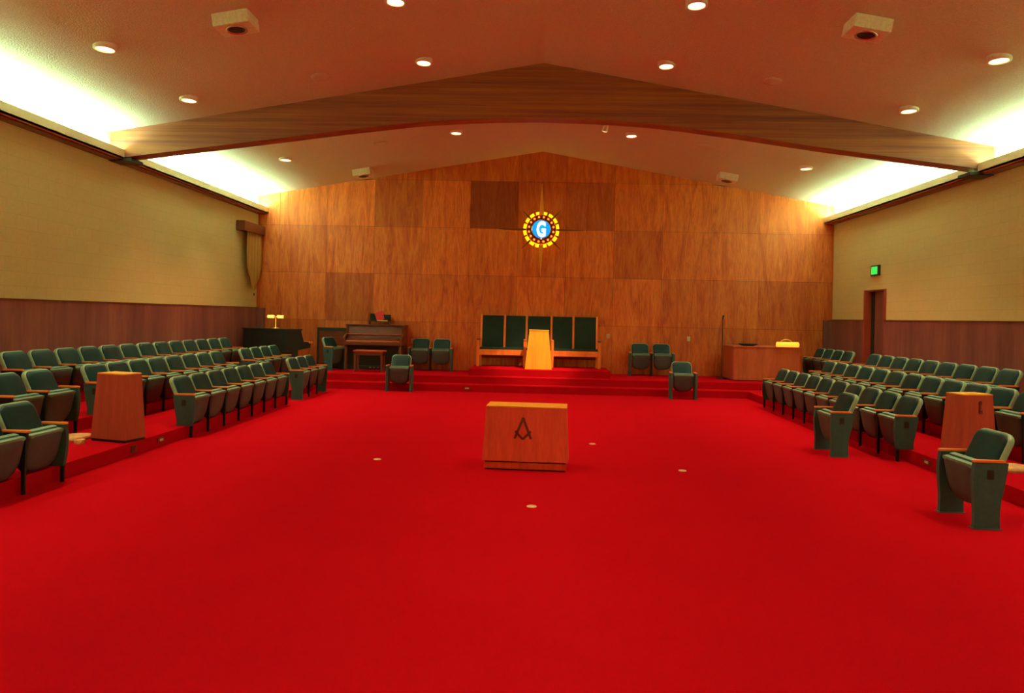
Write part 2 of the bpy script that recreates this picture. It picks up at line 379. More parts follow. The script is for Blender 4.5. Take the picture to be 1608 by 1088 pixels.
# cove troughs (light troughs along both eaves), open at the top, cut where the beam passes
n = 14
for side, s in (('left', -1), ('right', 1)):
    mb = MB()
    for y0, y1 in ((YR, 11.40), (11.68, YB)):
        mb.box(min(s*7.15, s*7.12), max(s*7.15, s*7.12), y0, y1, 4.25, 4.40)
        mb.box(min(s*7.12, s*XW), max(s*7.12, s*XW), y0, y1, 4.25, 4.275)
    struct(f'trim_{n}', mb, M['fascia'], f'cream light trough along the {side} eave'); n += 1
    mb = MB()  # dark boxes added as the shade on the trough's underside
    for y0, y1 in ((YR, 11.40), (11.68, YB)):
        mb.box(min(s*7.20, s*XW), max(s*7.20, s*XW), y0, y1, 4.222, 4.25)
    struct(f'trim_{n}', mb, M['darkwood'], f'painted shade strip under the {side} light trough'); n += 1

# glued laminated beam across the room
BY0, BY1 = 11.40, 11.68
bot = [(-7.37, 4.243), (-5.98, 4.432), (-4.464, 4.639), (-3.386, 4.789), (-2.313, 4.925), (-1.80, 4.974), (-1.308, 5.006), (-.839, 5.03), (-.051, 5.047),
       (.839, 5.03), (1.308, 5.006), (1.80, 4.974), (2.313, 4.925), (3.386, 4.789), (4.464, 4.639), (5.98, 4.455), (7.37, 4.29)]
top = [(7.37, ceil_z(7.37)+.01), (RIDGE_X, RIDGE_Z+.01), (-7.37, ceil_z(-7.37)+.01)]
bm_o = MB().prism(bot + top, 'y', BY0, BY1).obj('roof_beam', M['beam'])
tag(bm_o, 'curved glued-laminated wooden beam spanning the room under the ceiling', 'beam')
for s in (-1, 1):
    MB().bbox(min(s*6.98, s*7.37), max(s*6.98, s*7.37), BY0-.03, BY1+.03, 4.205, 4.262, .006).obj('bracket', M['bracket'], bm_o)['label'] = 'dark steel bracket at the beam end'

# ================================================================== CEILING FITTINGS
def downlight_mesh():
    a = MB().lathe([(.105, -.045), (.135, -.045), (.135, .05)], 28)
    a.lathe([(.105, -.045), (.10, -.02), (.095, .03)], 28)
    l = MB().lathe([(.0, -.036), (.05, -.034), (.10, -.026), (.1, -.02)], 28)
    return a.mesh('trim_ring', M['white']), l.mesh('lens', M['lamp_on'])
TR, LE = downlight_mesh()
def lamp_light(parent, loc, power=DOWN_W, rgb=DOWN_RGB, size=1.30, blend=0.75):
    l = bpy.data.lights.new('lamp_light', 'SPOT'); l.energy = power; l.color = rgb
    l.spot_size = size; l.spot_blend = blend; l.shadow_soft_size = 0.09
    o = bpy.data.objects.new('lamp_light', l); COL.objects.link(o); o.location = loc
    if parent is not None: o.parent = parent
    return o
ROWS = [8.46, 10.50, 12.52, 14.53]
rown = {8.46: 'in the row nearest the camera', 10.50: 'in the row just before the beam', 12.52: 'in the row just past the beam', 14.53: 'in the far row near the back wall'}
coln = {-5.56: 'outer left', -1.90: 'inner left', 1.83: 'inner right', 5.51: 'outer right'}
for y in ROWS:
    for x in coln:
        t = thing('ceiling_downlight', f'lit round {coln[x]} ceiling lamp {rown[y]}', 'ceiling light', (x, y, ceil_z(x)-.005), 0, 'round ceiling lamps')
        for me_, nm in ((TR, 'trim_ring'), (LE, 'lens')):
            o = bpy.data.objects.new(nm, me_); COL.objects.link(o); o.parent = t
        if y > 12: lamp_light(t, (0, 0, -.06), DOWN_W*1.3, DOWN_RGB, 1.62, .8)
        else: lamp_light(t, (0, 0, -.06))
for y in (-1.6, 0.4, 2.4, 4.4, 6.42):               # the lamps of the ceiling above and behind the camera
    for x in coln:
        lamp_light(None, (x, y, ceil_z(x)-.06))
# round flush covers
for x, y, wh in ((-3.49, 10.48, 'left of the ridge before the beam'), (-3.51, 14.53, 'left of the ridge past the beam'), (3.41, 10.40, 'right of the ridge before the beam'), (3.37, 14.40, 'right of the ridge past the beam')):
    o = MB().lathe([(0, -.02), (.10, -.022), (.15, -.016), (.155, .0), (.155, .03)], 28).obj('ceiling_disc', M['ceiling'])
    o.location = (x, y, ceil_z(x)); o.rotation_euler = (0, math.atan(SL)*(1 if x > 0 else -1), 0)
    tag(o, f'flat round unlit cover on the ceiling {wh}', 'ceiling cover', 'round flush ceiling covers')
# boxes with a dark round opening
for x, y, wh in ((-3.83, 8.10, 'near left'), (3.80, 8.02, 'near right'), (-4.43, 16.35, 'far left, by the back wall'), (4.36, 16.18, 'far right, by the back wall')):
    t = thing('ceiling_box', f'cream box with dark round opening on the {wh} ceiling', 'ceiling box', (x, y, ceil_z(x)), 0, 'cream ceiling boxes')
    t.rotation_euler = (0, math.atan(SL)*(1 if x > 0 else -1), 0)
    MB().bbox(-.22, .22, 0, .34, -.155, .03, .006).obj('housing', M['white'], t)
    MB().lathe([(.125, -.158), (.125, -.166), (.105, -.168), (.10, -.158)], 24, Matrix.Translation((0, .17, 0))).obj('rim', M['chrome'], t)
    MB().lathe([(0, -.159), (.104, -.159), (.104, -.157), (0, -.157)], 24, Matrix.Translation((0, .17, 0))).obj('opening', M['black'], t)
# spotlight aimed at the lectern
sx_, sy_ = 1.23, 13.98
t = thing('spotlight', 'small spotlight under the ceiling right of the ridge, past the beam', 'spotlight', (sx_, sy_, ceil_z(sx_)))
MB().cyl((0, 0, .02), (0, 0, -.10), .02).obj('stem', M['white'], t)
tgt = Vector((-.05, 16.4, .8)) - Vector((sx_, sy_, ceil_z(sx_)-.14)); dn = tgt.normalized()
MB().cyl(Vector((0, 0, -.13)) - dn*.07, Vector((0, 0, -.13)) + dn*.07, .045, .06, 20).obj('housing', M['white'], t)
MB().cyl(Vector((0, 0, -.13)) + dn*.071, Vector((0, 0, -.13)) + dn*.076, .05, .05, 20).obj('lens', M['lamp_on'], t)
so = lamp_light(t, Vector((0, 0, -.13)) + dn*.09, SPOT_W, (1.0, .66, .30), math.radians(26), .8)
so.rotation_euler = dn.to_track_quat('-Z', 'Y').to_euler()

# ================================================================== CHAIRS
# local frame: the chair faces +x, origin on the floor under the seat; armrest tip at x = +0.20
def chair_meshes():
    P = {}
    tilt = math.radians(24)
    # back: local pad frame (depth = +x, u = y, v = up), leaning back
    Tb = Matrix.Translation((.005, 0, .37)) @ Matrix.Rotation(-tilt, 4, 'Y')
    mb = MB(); pad(mb, rrect(.415, .445, .075, .05), [(.96, .012), (1, .02), (1, .040), (.95, .060), (.80, .070), (.4, .073)], Tb); P['backrest'] = mb.mesh('backrest', M['vinyl'])
    mb = MB(); pad(mb, rrect(.440, .462, .085, .06), [(.5, -.030), (.90, -.028), (.98, -.018), (1, -.006), (1, .026), (.985, .034), (.955, .036)], Tb); P['back_shell'] = mb.mesh('back_shell', M['shell'])
    # seat folded up: cushion behind, pan in front
    Ts = Matrix.Translation((.070, 0, .170)) @ Matrix.Rotation(math.radians(11), 4, 'Y')
    mb = MB(); pad(mb, rrect(.42, .385, .045, .12), [(.85, -.065), (.96, -.055), (1, -.035), (1, -.004), (.97, .004)], Ts); P['seat'] = mb.mesh('seat', M['vinyl'])
    mb = MB(); pad(mb, rrect(.43, .375, .045, .17), [(.96, .006), (1, .012), (1, .028), (.95, .042), (.80, .052), (.4, .056)], Ts); P['seat_pan'] = mb.mesh('seat_pan', M['pan'])
    mb = MB(); pad(mb, rrect(.434, .034, .015, .012), [(.96, -.004), (1, .004), (1, .034), (.97, .046)], Ts @ Matrix.Translation((0, 0, .346))); pad(mb, rrect(.422, .03, .014, .012), [(.96, -.066), (1, -.056), (1, -.022), (.97, -.014)], Ts @ Matrix.Translation((0, 0, .362))); P['seat_edge'] = mb.mesh('seat_edge', M['edge'])
    # armrest
    mb = MB().prism([(-.065, -.018), (.17, -.028), (.19, -.024), (.20, -.01), (.20, .01), (.19, .024), (.17, .028), (-.065, .018)], 'z', .568, .584)
    mb.prism([(-.06, -.012), (.18, -.018), (.18, .018), (-.06, .012)], 'z', .583, .588); P['armrest'] = mb.mesh('armrest', M['arm_wood'])
    # standards between chairs: upper plate, front leg, rear foot
    for key, rear in (('mid', .155), ('mid_floor', 0.0)):
        mb = MB().prism([(-.09, .565), (.175, .565), (.165, .40), (.13, .33), (-.04, .33), (-.07, .42)], 'y', -.014, .014)
        mb.prism([(.128, .36), (.165, .40), (.160, 0), (.130, 0)], 'y', -.012, .012)
        mb.prism([(-.05, .34), (.0, .34), (-.02, rear), (-.055, rear)], 'y', -.012, .012)
        P[key] = mb.mesh('standard', M['steel'])
    # closed end panels: to the platform (with a front leg down to the lower floor) or to the floor
    fr = [(.188, .565), (.198, .50), (.204, .42), (.200, .34), (.192, .25)]
    bk = [(-.035, .25), (-.055, .33), (-.070, .42), (-.082, .50), (-.09, .565)]
    mb = MB().prism(fr + [(.175, .157), (-.035, .157)] + bk, 'y', -.020, .020)
    P['panel_step'] = mb.mesh('end_panel', M['endpanel'])
    P['front_leg'] = MB().prism([(.140, .40), (.185, .40), (.172, 0), (.140, 0)], 'y', -.012, .012).mesh('front_leg', M['steel'])
    mb = MB().prism(fr + [(.184, .14), (.188, .0), (-.028, .0), (-.026, .14)] + bk, 'y', -.022, .022)
    mb.bbox(-.04, .20, -.035, .035, 0, .008, .003)
    P['panel_floor'] = mb.mesh('end_panel', M['endpanel'])
    P['plate'] = MB().bbox(.030, .088, -.0235, .0235, .425, .505, .001).mesh('number_plate', M['black'])
    return P
CP = chair_meshes()
def put(me, name, parent, loc=(0, 0, 0)):
    o = bpy.data.objects.new(name, me); COL.objects.link(o); o.parent = parent; o.location = loc; return o
def make_chair(loc, rz, sp, sides, label, group, near=None):
    """sides: {+1/-1: kind}; an entry for each standard this chair carries, at local y = side*sp/2"""
    t = thing('folding_theater_chair', label, 'chair', loc, rz, group)
    b_ = put(CP['backrest'], 'backrest', t); put(CP['back_shell'], 'back_shell', b_)
    s_ = put(CP['seat'], 'seat', t); put(CP['seat_pan'], 'seat_pan', s_); put(CP['seat_edge'], 'seat_edge', s_)
    for sd, kind in sides.items():
        y = sd*sp/2
        put(CP['armrest'], 'armrest', t, (0, y, 0))
        if kind in ('mid', 'mid_floor'):
            put(CP[kind], 'standard', t, (0, y, 0))
        else:
            p = put(CP['panel_' + kind], 'end_panel', t, (0, y, 0))
            if kind == 'step': put(CP['front_leg'], 'front_leg', t, (0, y, 0))
            if near is not None and sd == near: put(CP['plate'], 'number_plate', p)
    return t
ORD = ['first', 'second', 'third', 'fourth', 'fifth', 'sixth', 'seventh', 'eighth', 'ninth', 'tenth', 'eleventh', 'twelfth', 'thirteenth', 'fourteenth']
def row(side, tip, z, y0, sp, n, near_kind, far_kind, from_far, where, group, mid='mid'):
    """n chairs along +y from y0 (the nearest armrest)"""
    rz = 0.0 if side < 0 else PI
    near = -1 if side < 0 else 1                      # local side that faces the camera
    for i in range(n):
        sides = {near: near_kind if i == 0 else mid}
        if i == n-1: sides[-near] = far_kind
        k = n-1-i if from_far else i
        lab = f'{ORD[k]} green folding chair from the {"far" if from_far else "near"} end, {where}'
        make_chair((side*(tip+.20), y0 + (i+.5)*sp, z), rz, sp, sides, lab, group, near)
row(-1, 4.63, 0, 5.62, .490, 2, 'mid', 'step', True, 'left front row before the left pedestal', 'chairs of the left front row')
row(-1, 4.63, 0, 9.07, .490, 7, 'step', 'step', False, 'left front row beyond the left pedestal', 'chairs of the left front row')
row(-1, 4.63, 0, 13.27, .490, 3, 'floor', 'floor', False, 'short left front row by the stage step', 'chairs of the left front row', 'mid_floor')
row(-1, 5.70, STEP, 7.28, .523, 2, 'mid', 'step', True, 'left middle row before the left pedestal', 'chairs of the left middle row')
row(-1, 5.70, STEP, 8.84, .494, 8, 'step', 'step', True, 'left middle row behind the left pedestal', 'chairs of the left middle row')
row(-1, 5.70, STEP, 13.54, .490, 4, 'step', 'step', True, 'left middle row below the organ', 'chairs of the left middle row')
row(-1, 6.70, 2*STEP, 8.70, .503, 13, 'mid', 'step', True, 'left back row along the wainscot', 'chairs of the left back row')
row(1, 4.48, 0, 8.72, .513, 10, 'step', 'step', True, 'right front row', 'chairs of the right front row')
row(1, 5.54, STEP, 14.213-12*.517, .517, 12, 'mid', 'step', True, 'right middle row', 'chairs of the right middle row')
row(1, 6.50, 2*STEP, 14.36-9*.502, .502, 9, 'mid', 'step', True, 'right back row before the doorway', 'chairs of the right back row')
row(1, 6.50, 2*STEP, 15.05, .502, 4, 'step', 'step', True, 'right back row beyond the doorway', 'chairs of the right back row')
FL = {-1: 'floor', 1: 'floor'}
gs = 'single chairs standing on the open floor'
make_chair((3.70+.20, 6.16, 0), PI, .50, FL, 'single green chair at the right edge, before the right pedestal', gs, 1)
make_chair((3.76+.20, 9.17, 0), PI, .52, FL, 'single green chair standing in front of the right front row', gs, 1)
make_chair((-3.13, 15.03+.2, 0), -PI/2, .53, FL, 'single green chair facing the camera before the left stage step', gs)
make_chair((3.12, 14.85+.2, 0), -PI/2, .53, FL, 'single green chair facing the camera before the right stage step', gs)
for xs_, nm in (((-3.03, -2.50), 'left'), ((2.50, 3.04), 'right')):
    for i, x in enumerate(xs_):
        sd = {-1: 'floor' if i == 0 else 'mid_floor'}
        if i == 1: sd[1] = 'floor'
        other = {('left', 0): 'beside the piano', ('left', 1): 'nearer the bench', ('right', 0): 'nearer the bench', ('right', 1): 'nearer the desk'}[(nm, i)]
        make_chair((x, 16.98+.2, 2*STEP), -PI/2, .535, sd, f'green chair of the {nm} pair against the back wall, {other}', 'paired chairs against the back wall')
make_chair((-5.15, 16.80, 2*STEP), -math.radians(20), .50, FL, 'green chair angled before the dark cabinet beside the piano', 'chairs on the stage', -1)

# ================================================================== ALTAR
t = thing('altar', 'reddish tapered wooden altar block in the middle of the red carpet', 'altar', (-.138, 7.83, 0), -.05)
MB().frustum([(-.462, -.195, .015), (.462, -.195, .015), (.462, .235, .015), (-.462, .235, .015)], [(-.462, -.195, .085), (.462, -.195, .085), (.462, .235, .085), (-.462, .235, .085)]).obj('plinth', M['altar'], t)
MB().box(-.45, .45, -.18, .22, 0, .016).obj('toe_kick', M['black'], t)
MB().box(-.455, .455, -.185, .225, .084, .105).obj('groove', M['burn'], t)
body = MB().frustum([(-.480, -.215, .104), (.480, -.215, .104), (.480, .25, .104), (-.480, .25, .104)], [(-.452, -.175, .700), (.455, -.175, .700), (.455, .20, .700), (-.452, .20, .700)]).obj('body', M['altar'], t)
MB().box(-.452, .457, -.178, .20, .700, .712).obj('top', M['oak'], t)['label'] = 'lighter oak top'
# square and compasses, dark, set on the sloping front face
ang = math.atan2(.04, .596)
Te = Matrix.Translation((-.03, -.191, .455)) @ Matrix.Rotation(-ang, 4, 'X')
mb = MB()
def bar(mb, a, b, wd, T, th=.004):
    a, b = Vector((a[0], 0, a[1])), Vector((b[0], 0, b[1])); d_ = (b-a).normalized(); nrm = Vector((-d_.z, 0, d_.x))*wd/2
    p = [a-nrm, b-nrm, b+nrm, a+nrm]
    mb.add([(q.x, -th, q.z) for q in p] + [(q.x, th, q.z) for q in p], [(0,1,2,3),(7,6,5,4),(0,4,5,1),(1,5,6,2),(2,6,7,3),(3,7,4,0)], False, T)
bar(mb, (-.006, .115), (-.092, -.10), .028, Te); bar(mb, (.006, .115), (.092, -.10), .028, Te)
bar(mb, (0, -.105), (.088, -.015), .026, Te); bar(mb, (0, -.105), (-.088, -.015), .026, Te)
mb.cyl(Te @ Vector((0, .004, .115)), Te @ Vector((0, -.006, .115)), .024, n=14)
mb.obj('square_and_compasses', M['burn'], t)['label'] = 'dark square and compasses emblem'

# ================================================================== PEDESTALS (tapered, turned a little towards the room)
def pedestal(s, dx, label, mark):
    """s = -1 left / +1 right (mirror image)"""
    base = [(-4.787, 7.778), (-5.273, 7.911), (-5.193, 8.203), (-4.707, 8.07)]
    cx = sum(p[0] for p in base)/4; cy = sum(p[1] for p in base)/4
    bs = [(s*-1*(p[0]-cx), p[1]-cy) for p in base]
    if s < 0: bs = bs[::-1]
    bs = [(p[0], p[1]) for p in bs]
    t = thing('pedestal', label, 'pedestal', (-s*cx + dx, cy, STEP), 0, 'tapered wooden pedestals')
    MB().frustum([(x*.97, y*.97, 0) for x, y in bs], [(x*.97, y*.97, .03) for x, y in bs]).obj('toe_kick', M['black'], t)
    MB().frustum([(x, y, .03) for x, y in bs], [(x*.80, y*.80, .785) for x, y in bs]).obj('body', M['pedestal'], t)
    MB().frustum([(x*.80, y*.80, .785) for x, y in bs], [(x*.798, y*.798, .797) for x, y in bs]).obj('top', M['oak'], t)
    if mark:
        # dark plumb mark on the wide face turned to the camera
        w0 = Vector((-.26, -.10, 0)) if False else None
        N = sorted(bs, key=lambda p: p[1])[0]; L = sorted(bs, key=lambda p: -p[0])[0]
        u = Vector((L[0]-N[0], L[1]-N[1], 0)).normalized(); nrm = Vector((u.y, -u.x, 0))
        if nrm.y > 0: nrm = -nrm
        zc = .65; k = 1 - .2*(zc-.03)/.755
        p0 = Vector((N[0]*k, N[1]*k, zc)) + u*.22
        a = MB()
        for du, dz, hw, hh in ((0, 0, .012, .06), (.012, .05, .012, .02), (.012, -.055, .02, .018)):
            c0 = p0 + u*du + Vector((0, 0, dz))
            q = [c0 - u*hw - Vector((0, 0, hh)), c0 + u*hw - Vector((0, 0, hh)), c0 + u*hw + Vector((0, 0, hh)), c0 - u*hw + Vector((0, 0, hh))]
            a.add([v + nrm*.012 for v in q] + [v - nrm*.02 for v in q], [(0,1,2,3),(7,6,5,4),(0,4,5,1),(1,5,6,2),(2,6,7,3),(3,7,4,0)])
        a.obj('emblem', M['burn'], t)['label'] = 'small dark emblem'
    return t
pedestal(-1, 0, 'plain tapered reddish pedestal on the left platform', False)
pedestal(1, -.04, 'tapered reddish pedestal with small dark emblem on the right platform', True)

# tan stones on the platforms
def stone(label, x, y, w, d, h, seed, rz=0.0, name='stone_slab'):
    r = random.Random(seed); n = 14; pts = []
    for i in range(n):
        a = 2*PI*i/n; k = 1/max(abs(math.cos(a)), abs(math.sin(a)))**.75
        k *= .9 + .14*r.random(); pts.append((w/2*k*math.cos(a), d/2*k*math.sin(a)))
    m_ = MB(); vs = []
    for sc, z in ((.97, 0), (1, h*.5), (.95, h*.9), (.8, h)):
        vs += [(p[0]*sc, p[1]*sc, z) for p in pts]
    m_.add(vs, [(k*n+i, k*n+(i+1) % n, (k+1)*n+(i+1) % n, (k+1)*n+i) for k in range(3) for i in range(n)] + [tuple(range(n))[::-1], tuple(range(3*n, 4*n))])
    o = m_.obj(name, M['stone']); o.location = (x, y, STEP); o.rotation_euler = (0, 0, rz)
    return tag(o, label, 'stone')
stone('flat tan stone slab on the left platform behind the nearest chairs', -5.50, 7.96, .34, .40, .045, 3)
stone('small tan stone lying at the foot of the left pedestal', -5.255, 7.70, .10, .11, .05, 8, name='small_stone')
stone('flat tan stone slab at the right edge behind the single chair', 5.20, 7.62, .40, .34, .05, 5)

# ================================================================== BENCH and LECTERN on the dais
ZD = 3*STEP
t = thing('officers_bench', 'long orange wooden bench with five dark green high back panels on the dais', 'bench', (-.05, 17.05, ZD))
Wb = 1.515
stiles = [-Wb+.05, -.87, -.315, .315, .87, Wb-.05]
lean = .16
def lean_box(mb, x0, x1, y0, y1, z0, z1, k=.10):
    """upright leaning back with height"""
    q = lambda z: (z-.3)*k
    mb.frustum([(x0, y0+q(z0), z0), (x1, y0+q(z0), z0), (x1, y1+q(z0), z0), (x0, y1+q(z0), z0)], [(x0, y0+q(z1), z1), (x1, y0+q(z1), z1), (x1, y1+q(z1), z1), (x0, y1+q(z1), z1)])
for i, x in enumerate(stiles):
    full = i in (0, 2, 3, 5)
    mb = MB(); lean_box(mb, x-.024, x+.024, .20, .28, 0 if full else .36, 1.30); mb.obj('back_post', M['orange_wood'], t)
for i in range(5):
    mb = MB(); lean_box(mb, stiles[i]+.03, stiles[i+1]-.03, .215, .265, .40, 1.275); o = mb.obj('back_panel', M['greendark'], t)
for x in (-Wb, -.345, .345, Wb):
    MB().bbox(x-.035, x+.035, -.035, .04, 0, .66, .006).obj('front_post', M['orange_wood'], t)
    MB().bbox(x-.032, x+.032, -.05, .30, .655, .69, .008).obj('armrest', M['darkwood'] if abs(x) > 1 else M['orange_wood'], t)
for x0, x1 in ((-Wb+.035, -.38), (-.31, .31), (.38, Wb-.035)):
    MB().bbox(x0, x1, -.02, .02, .285, .425, .006).obj('seat_rail', M['orange_wood'], t)
    MB().bbox(x0, x1, -.015, .23, .405, .475, .02).obj('seat_cushion', M['greendark'], t)
    MB().box(x0, x1, .22, .24, .20, .40).obj('rear_rail', M['darkwood'], t)
t = thing('lectern', 'tall tapered honey yellow lectern standing before the bench', 'lectern', (-.045, 16.45, ZD))
MB().frustum([(-.325, -.05, .0), (.325, -.05, .0), (.325, .33, 0), (-.325, .33, 0)], [(-.232, .0, .92), (.232, .0, .92), (.232, .28, .92), (-.232, .28, .92)]).obj('body', M['oak'], t)
MB().bbox(-.24, .24, -.01, .29, .92, .945, .006).obj('top', M['oak'], t)

# ================================================================== EMBLEM on the back wall
EX, EZ, EY = -.05, 3.955, YB
t = thing('star_emblem', 'round lit blue emblem with white letter and long rays on the back wall', 'emblem', (EX, EY, EZ))
def disc(mb, r0, r1, y0, y1, n=40):
    vs = []
    for r, y in ((r0, y0), (r1, y0), (r1, y1), (r0, y1)):
        vs += [(r*math.cos(2*PI*i/n), y, r*math.sin(2*PI*i/n)) for i in range(n)]
    mb.add(vs, [(k*n+i, k*n+(i+1) % n, ((k+1) % 4)*n+(i+1) % n, ((k+1) % 4)*n+i) for k in range(4) for i in range(n)], True); return mb
disc(MB(), .001, .232, -.15, -.12).obj('blue_lens', M['blue_on'], t)
disc(MB(), .230, .252, -.165, -.10).obj('lens_rim', M['chrome'], t)
disc(MB(), .252, .375, -.10, -.075).obj('ring', M['redmetal'], t)
disc(MB(), .362, .385, -.115, -.07).obj('ring_edge', M['raywood'], t)
for i in range(16):
    a = 2*PI*(i+.5)/16
    c_ = Vector((math.cos(a), 0, math.sin(a)))
    MB().lathe([(0, -.03), (.022, -.02), (.03, 0), (.022, .02), (0, .03)], 10, Matrix.Translation(c_*.315 + Vector((0, -.112, 0)))).obj('amber_bulb', M['amber_on'], t)
    MB().lathe([(0, -.016), (.014, -.01), (.017, 0), (.014, .01), (0, .016)], 10, Matrix.Translation(c_*.360 + Vector((0, -.050, 0)))).obj('rear_bulb', M['yellow_on'], t)
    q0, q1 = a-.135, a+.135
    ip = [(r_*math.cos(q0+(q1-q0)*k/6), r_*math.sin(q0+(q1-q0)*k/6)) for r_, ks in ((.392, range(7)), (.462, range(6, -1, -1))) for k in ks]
    MB().prism(ip, 'y', -.030, -.018).obj('wall_glow_pane', M['wall_glow'], t)  # evenly glowing sectors standing in for the yellow halo on the wall
def ray(ang_, r0, r1, w0, mat, y0=-.06, y1=-.012):
    c, s_ = math.cos(ang_), math.sin(ang_)
    pts = [(r0, -w0/2), (r1, -.004), (r1, .004), (r0, w0/2)]
    q = [(c*a_-s_*b_, s_*a_+c*b_) for a_, b_ in pts]
    mb = MB(); n_ = 4
    mb.add([(p[0], y0, p[1]) for p in q] + [(p[0], y1, p[1]) for p in q], [(0,1,2,3),(7,6,5,4),(0,4,5,1),(1,5,6,2),(2,6,7,3),(3,7,4,0)])
    return mb.obj('ray', mat, t)
for i in range(16):
    a = 2*PI*i/16
    if i in (4, 12): ray(a, .385, 1.17, .13, M['raywood'], -.075, -.02)
    elif i in (0, 8): ray(a, .385, 1.08, .05, M['darkray'])
    elif i % 2 == 0: ray(a, .385, .70, .045, M['darkray'])
    else: ray(a, .385, .52, .022, M['darkray'])
fc = bpy.data.curves.new('letter', 'FONT'); fc.body = 'G'; fc.size = .44; fc.extrude = .006; fc.offset = .016
fc.align_x = 'CENTER'; fc.align_y = 'CENTER'
fo = bpy.data.objects.new('letter_tmp', fc); COL.objects.link(fo)
bpy.context.view_layer.update()
lm = bpy.data.meshes.new_from_object(fo.evaluated_get(bpy.context.evaluated_depsgraph_get()))
bpy.data.objects.remove(fo, do_unlink=True)
cx = (max(v.co.x for v in lm.vertices) + min(v.co.x for v in lm.vertices))/2; cy = (max(v.co.y for v in lm.vertices) + min(v.co.y for v in lm.vertices))/2
for v in lm.vertices: v.co = Vector(((v.co.x-cx)*.74, v.co.z-.157, (v.co.y-cy)*1.18))
lm.materials.clear(); lm.materials.append(M['white_on']); lm.name = 'letter'
put(lm, 'letter', t)
MB().lathe([(0, -.014), (.014, 0), (0, .014)], 10, Matrix.Translation((0, -.17, -.245))).obj('bottom_bulb', M['white_on'], t)

# ================================================================== STAGE FURNITURE
Z2 = 2*STEP
# upright piano
t = thing('upright_piano', 'dark walnut upright piano against the back wall', 'piano', (-4.165, 17.10, Z2))
hw = .735
MB().bbox(-hw, -hw+.05, -.06, .37, 0, 1.10, .008).obj('side_panel', M['darkwood'], t)
MB().bbox(hw-.05, hw, -.06, .37, 0, 1.10, .008).obj('side_panel', M['darkwood'], t)
MB().bbox(-hw-.015, hw+.015, -.03, .385, 1.10, 1.135, .008).obj('lid', M['darkwood'], t)
mb = MB().frustum([(-hw+.05, -.045, .80), (hw-.05, -.045, .80), (hw-.05, .02, .80), (-hw+.05, .02, .80)], [(-hw+.05, .02, 1.10), (hw-.05, .02, 1.10), (hw-.05, .06, 1.10), (-hw+.05, .06, 1.10)])
mb.obj('upper_panel', M['darkwood'], t)
MB().bbox(-hw+.05, hw-.05, -.07, -.03, .875, .90, .004).obj('music_ledge', M['pedestal'], t)
mb = MB().frustum([(-hw+.05, -.28, .70), (hw-.05, -.28, .70), (hw-.05, -.04, .70), (-hw+.05, -.04, .70)], [(-hw+.05, -.21, .745), (hw-.05, -.21, .745), (hw-.05, -.04, .80), (-hw+.05, -.04, .80)])
fb = mb.obj('fallboard', M['darkwood'], t)
MB().bbox(-hw+.07, hw-.07, -.292, -.272, .715, .732, .004).obj('fallboard_edge', M['arm_wood'], fb)
MB().bbox(-hw, hw, -.31, -.04, .62, .70, .008).obj('key_bed', M['darkwood'], t)
for s in (-1, 1):
    MB().prism([(-.31, .70), (-.31, .80), (-.25, .84), (-.06, .90), (-.06, .70)], 'x', s*(hw-.025)-.025, s*(hw-.025)+.025).obj('key_cheek', M['darkwood'], t)
    m_ = MB().lathe([(.0, 0), (.03, 0), (.03, .04), (.022, .07), (.03, .3), (.038, .5), (.03, .55), (.042, .62), (0, .62)], 14, Matrix.Translation((s*(hw-.06), -.24, 0)))
    m_.obj('leg', M['darkwood'], t)
MB().box(-hw+.05, hw-.05, .0, .03, .10, .63).obj('lower_panel', M['blackwood'], t)
MB().bbox(-hw+.02, hw-.02, -.04, .36, 0, .10, .006).obj('bottom_board', M['blackwood'], t)
for x in (-.10, 0, .10):
    MB().bbox(x-.018, x+.018, -.12, -.03, .05, .065, .005).obj('pedal', M['brass'], t)
MB().box(-hw+.05, hw-.05, .345, .365, .08, 1.09).obj('back', M['blackwood'], t)
# piano bench
t = thing('piano_bench', 'dark wooden piano bench in front of the piano', 'bench', (-4.115, 16.38, Z2))
MB().bbox(-.37, .37, -.17, .17, .485, .525, .01).obj('seat', M['pedestal'], t)
MB().box(-.34, .34, -.15, .15, .41, .486).obj('apron', M['darkwood'], t)
for x in (-.32, .32):
    for y in (-.13, .13):
        MB().frustum([(x-.018, y-.018, 0), (x+.018, y-.018, 0), (x+.018, y+.018, 0), (x-.018, y+.018, 0)], [(x-.027, y-.027, .42), (x+.027, y-.027, .42), (x+.027, y+.027, .42), (x-.027, y+.027, .42)]).obj('leg', M['darkwood'], t)
# book rack and books on the piano
zt = Z2 + 1.135
t = thing('book_rack', 'small dark rack on top of the piano', 'rack', (-4.12, 17.28, zt))
MB().bbox(-.27, .27, -.07, .10, .07, .085, .004).obj('shelf', M['darkwood'], t)
for x in (-.25, .25): MB().bbox(x-.012, x+.012, -.06, .10, 0, .072, .003).obj('foot', M['darkwood'], t)
def book(label, x0, x1, y0, y1, h, mat, T, name='book', z0=0.0):
    o = bpy.data.objects.new(name, None); COL.objects.link(o); o.matrix_world = T
    tag(o, label, 'book', 'books in the piano rack')
    MB().bbox(x0, x1, y0, y1, z0, z0+h, .003).obj('cover', mat, o)
    MB().box(x0+.004, x1-.004, y0+.004, y1-.004, z0+.004, z0+h+.002).obj('pages', M['paper'], o)
zr = zt + .085
book('dark green book standing at the left in the piano rack', -.10, .06, .0, .05, .19, M['greendark'], Matrix.Translation((-4.26, 17.30, zr)))
book('dark book standing at the right in the piano rack', -.06, .14, .0, .05, .17, M['blackwood'], Matrix.Translation((-3.98, 17.30, zr)))
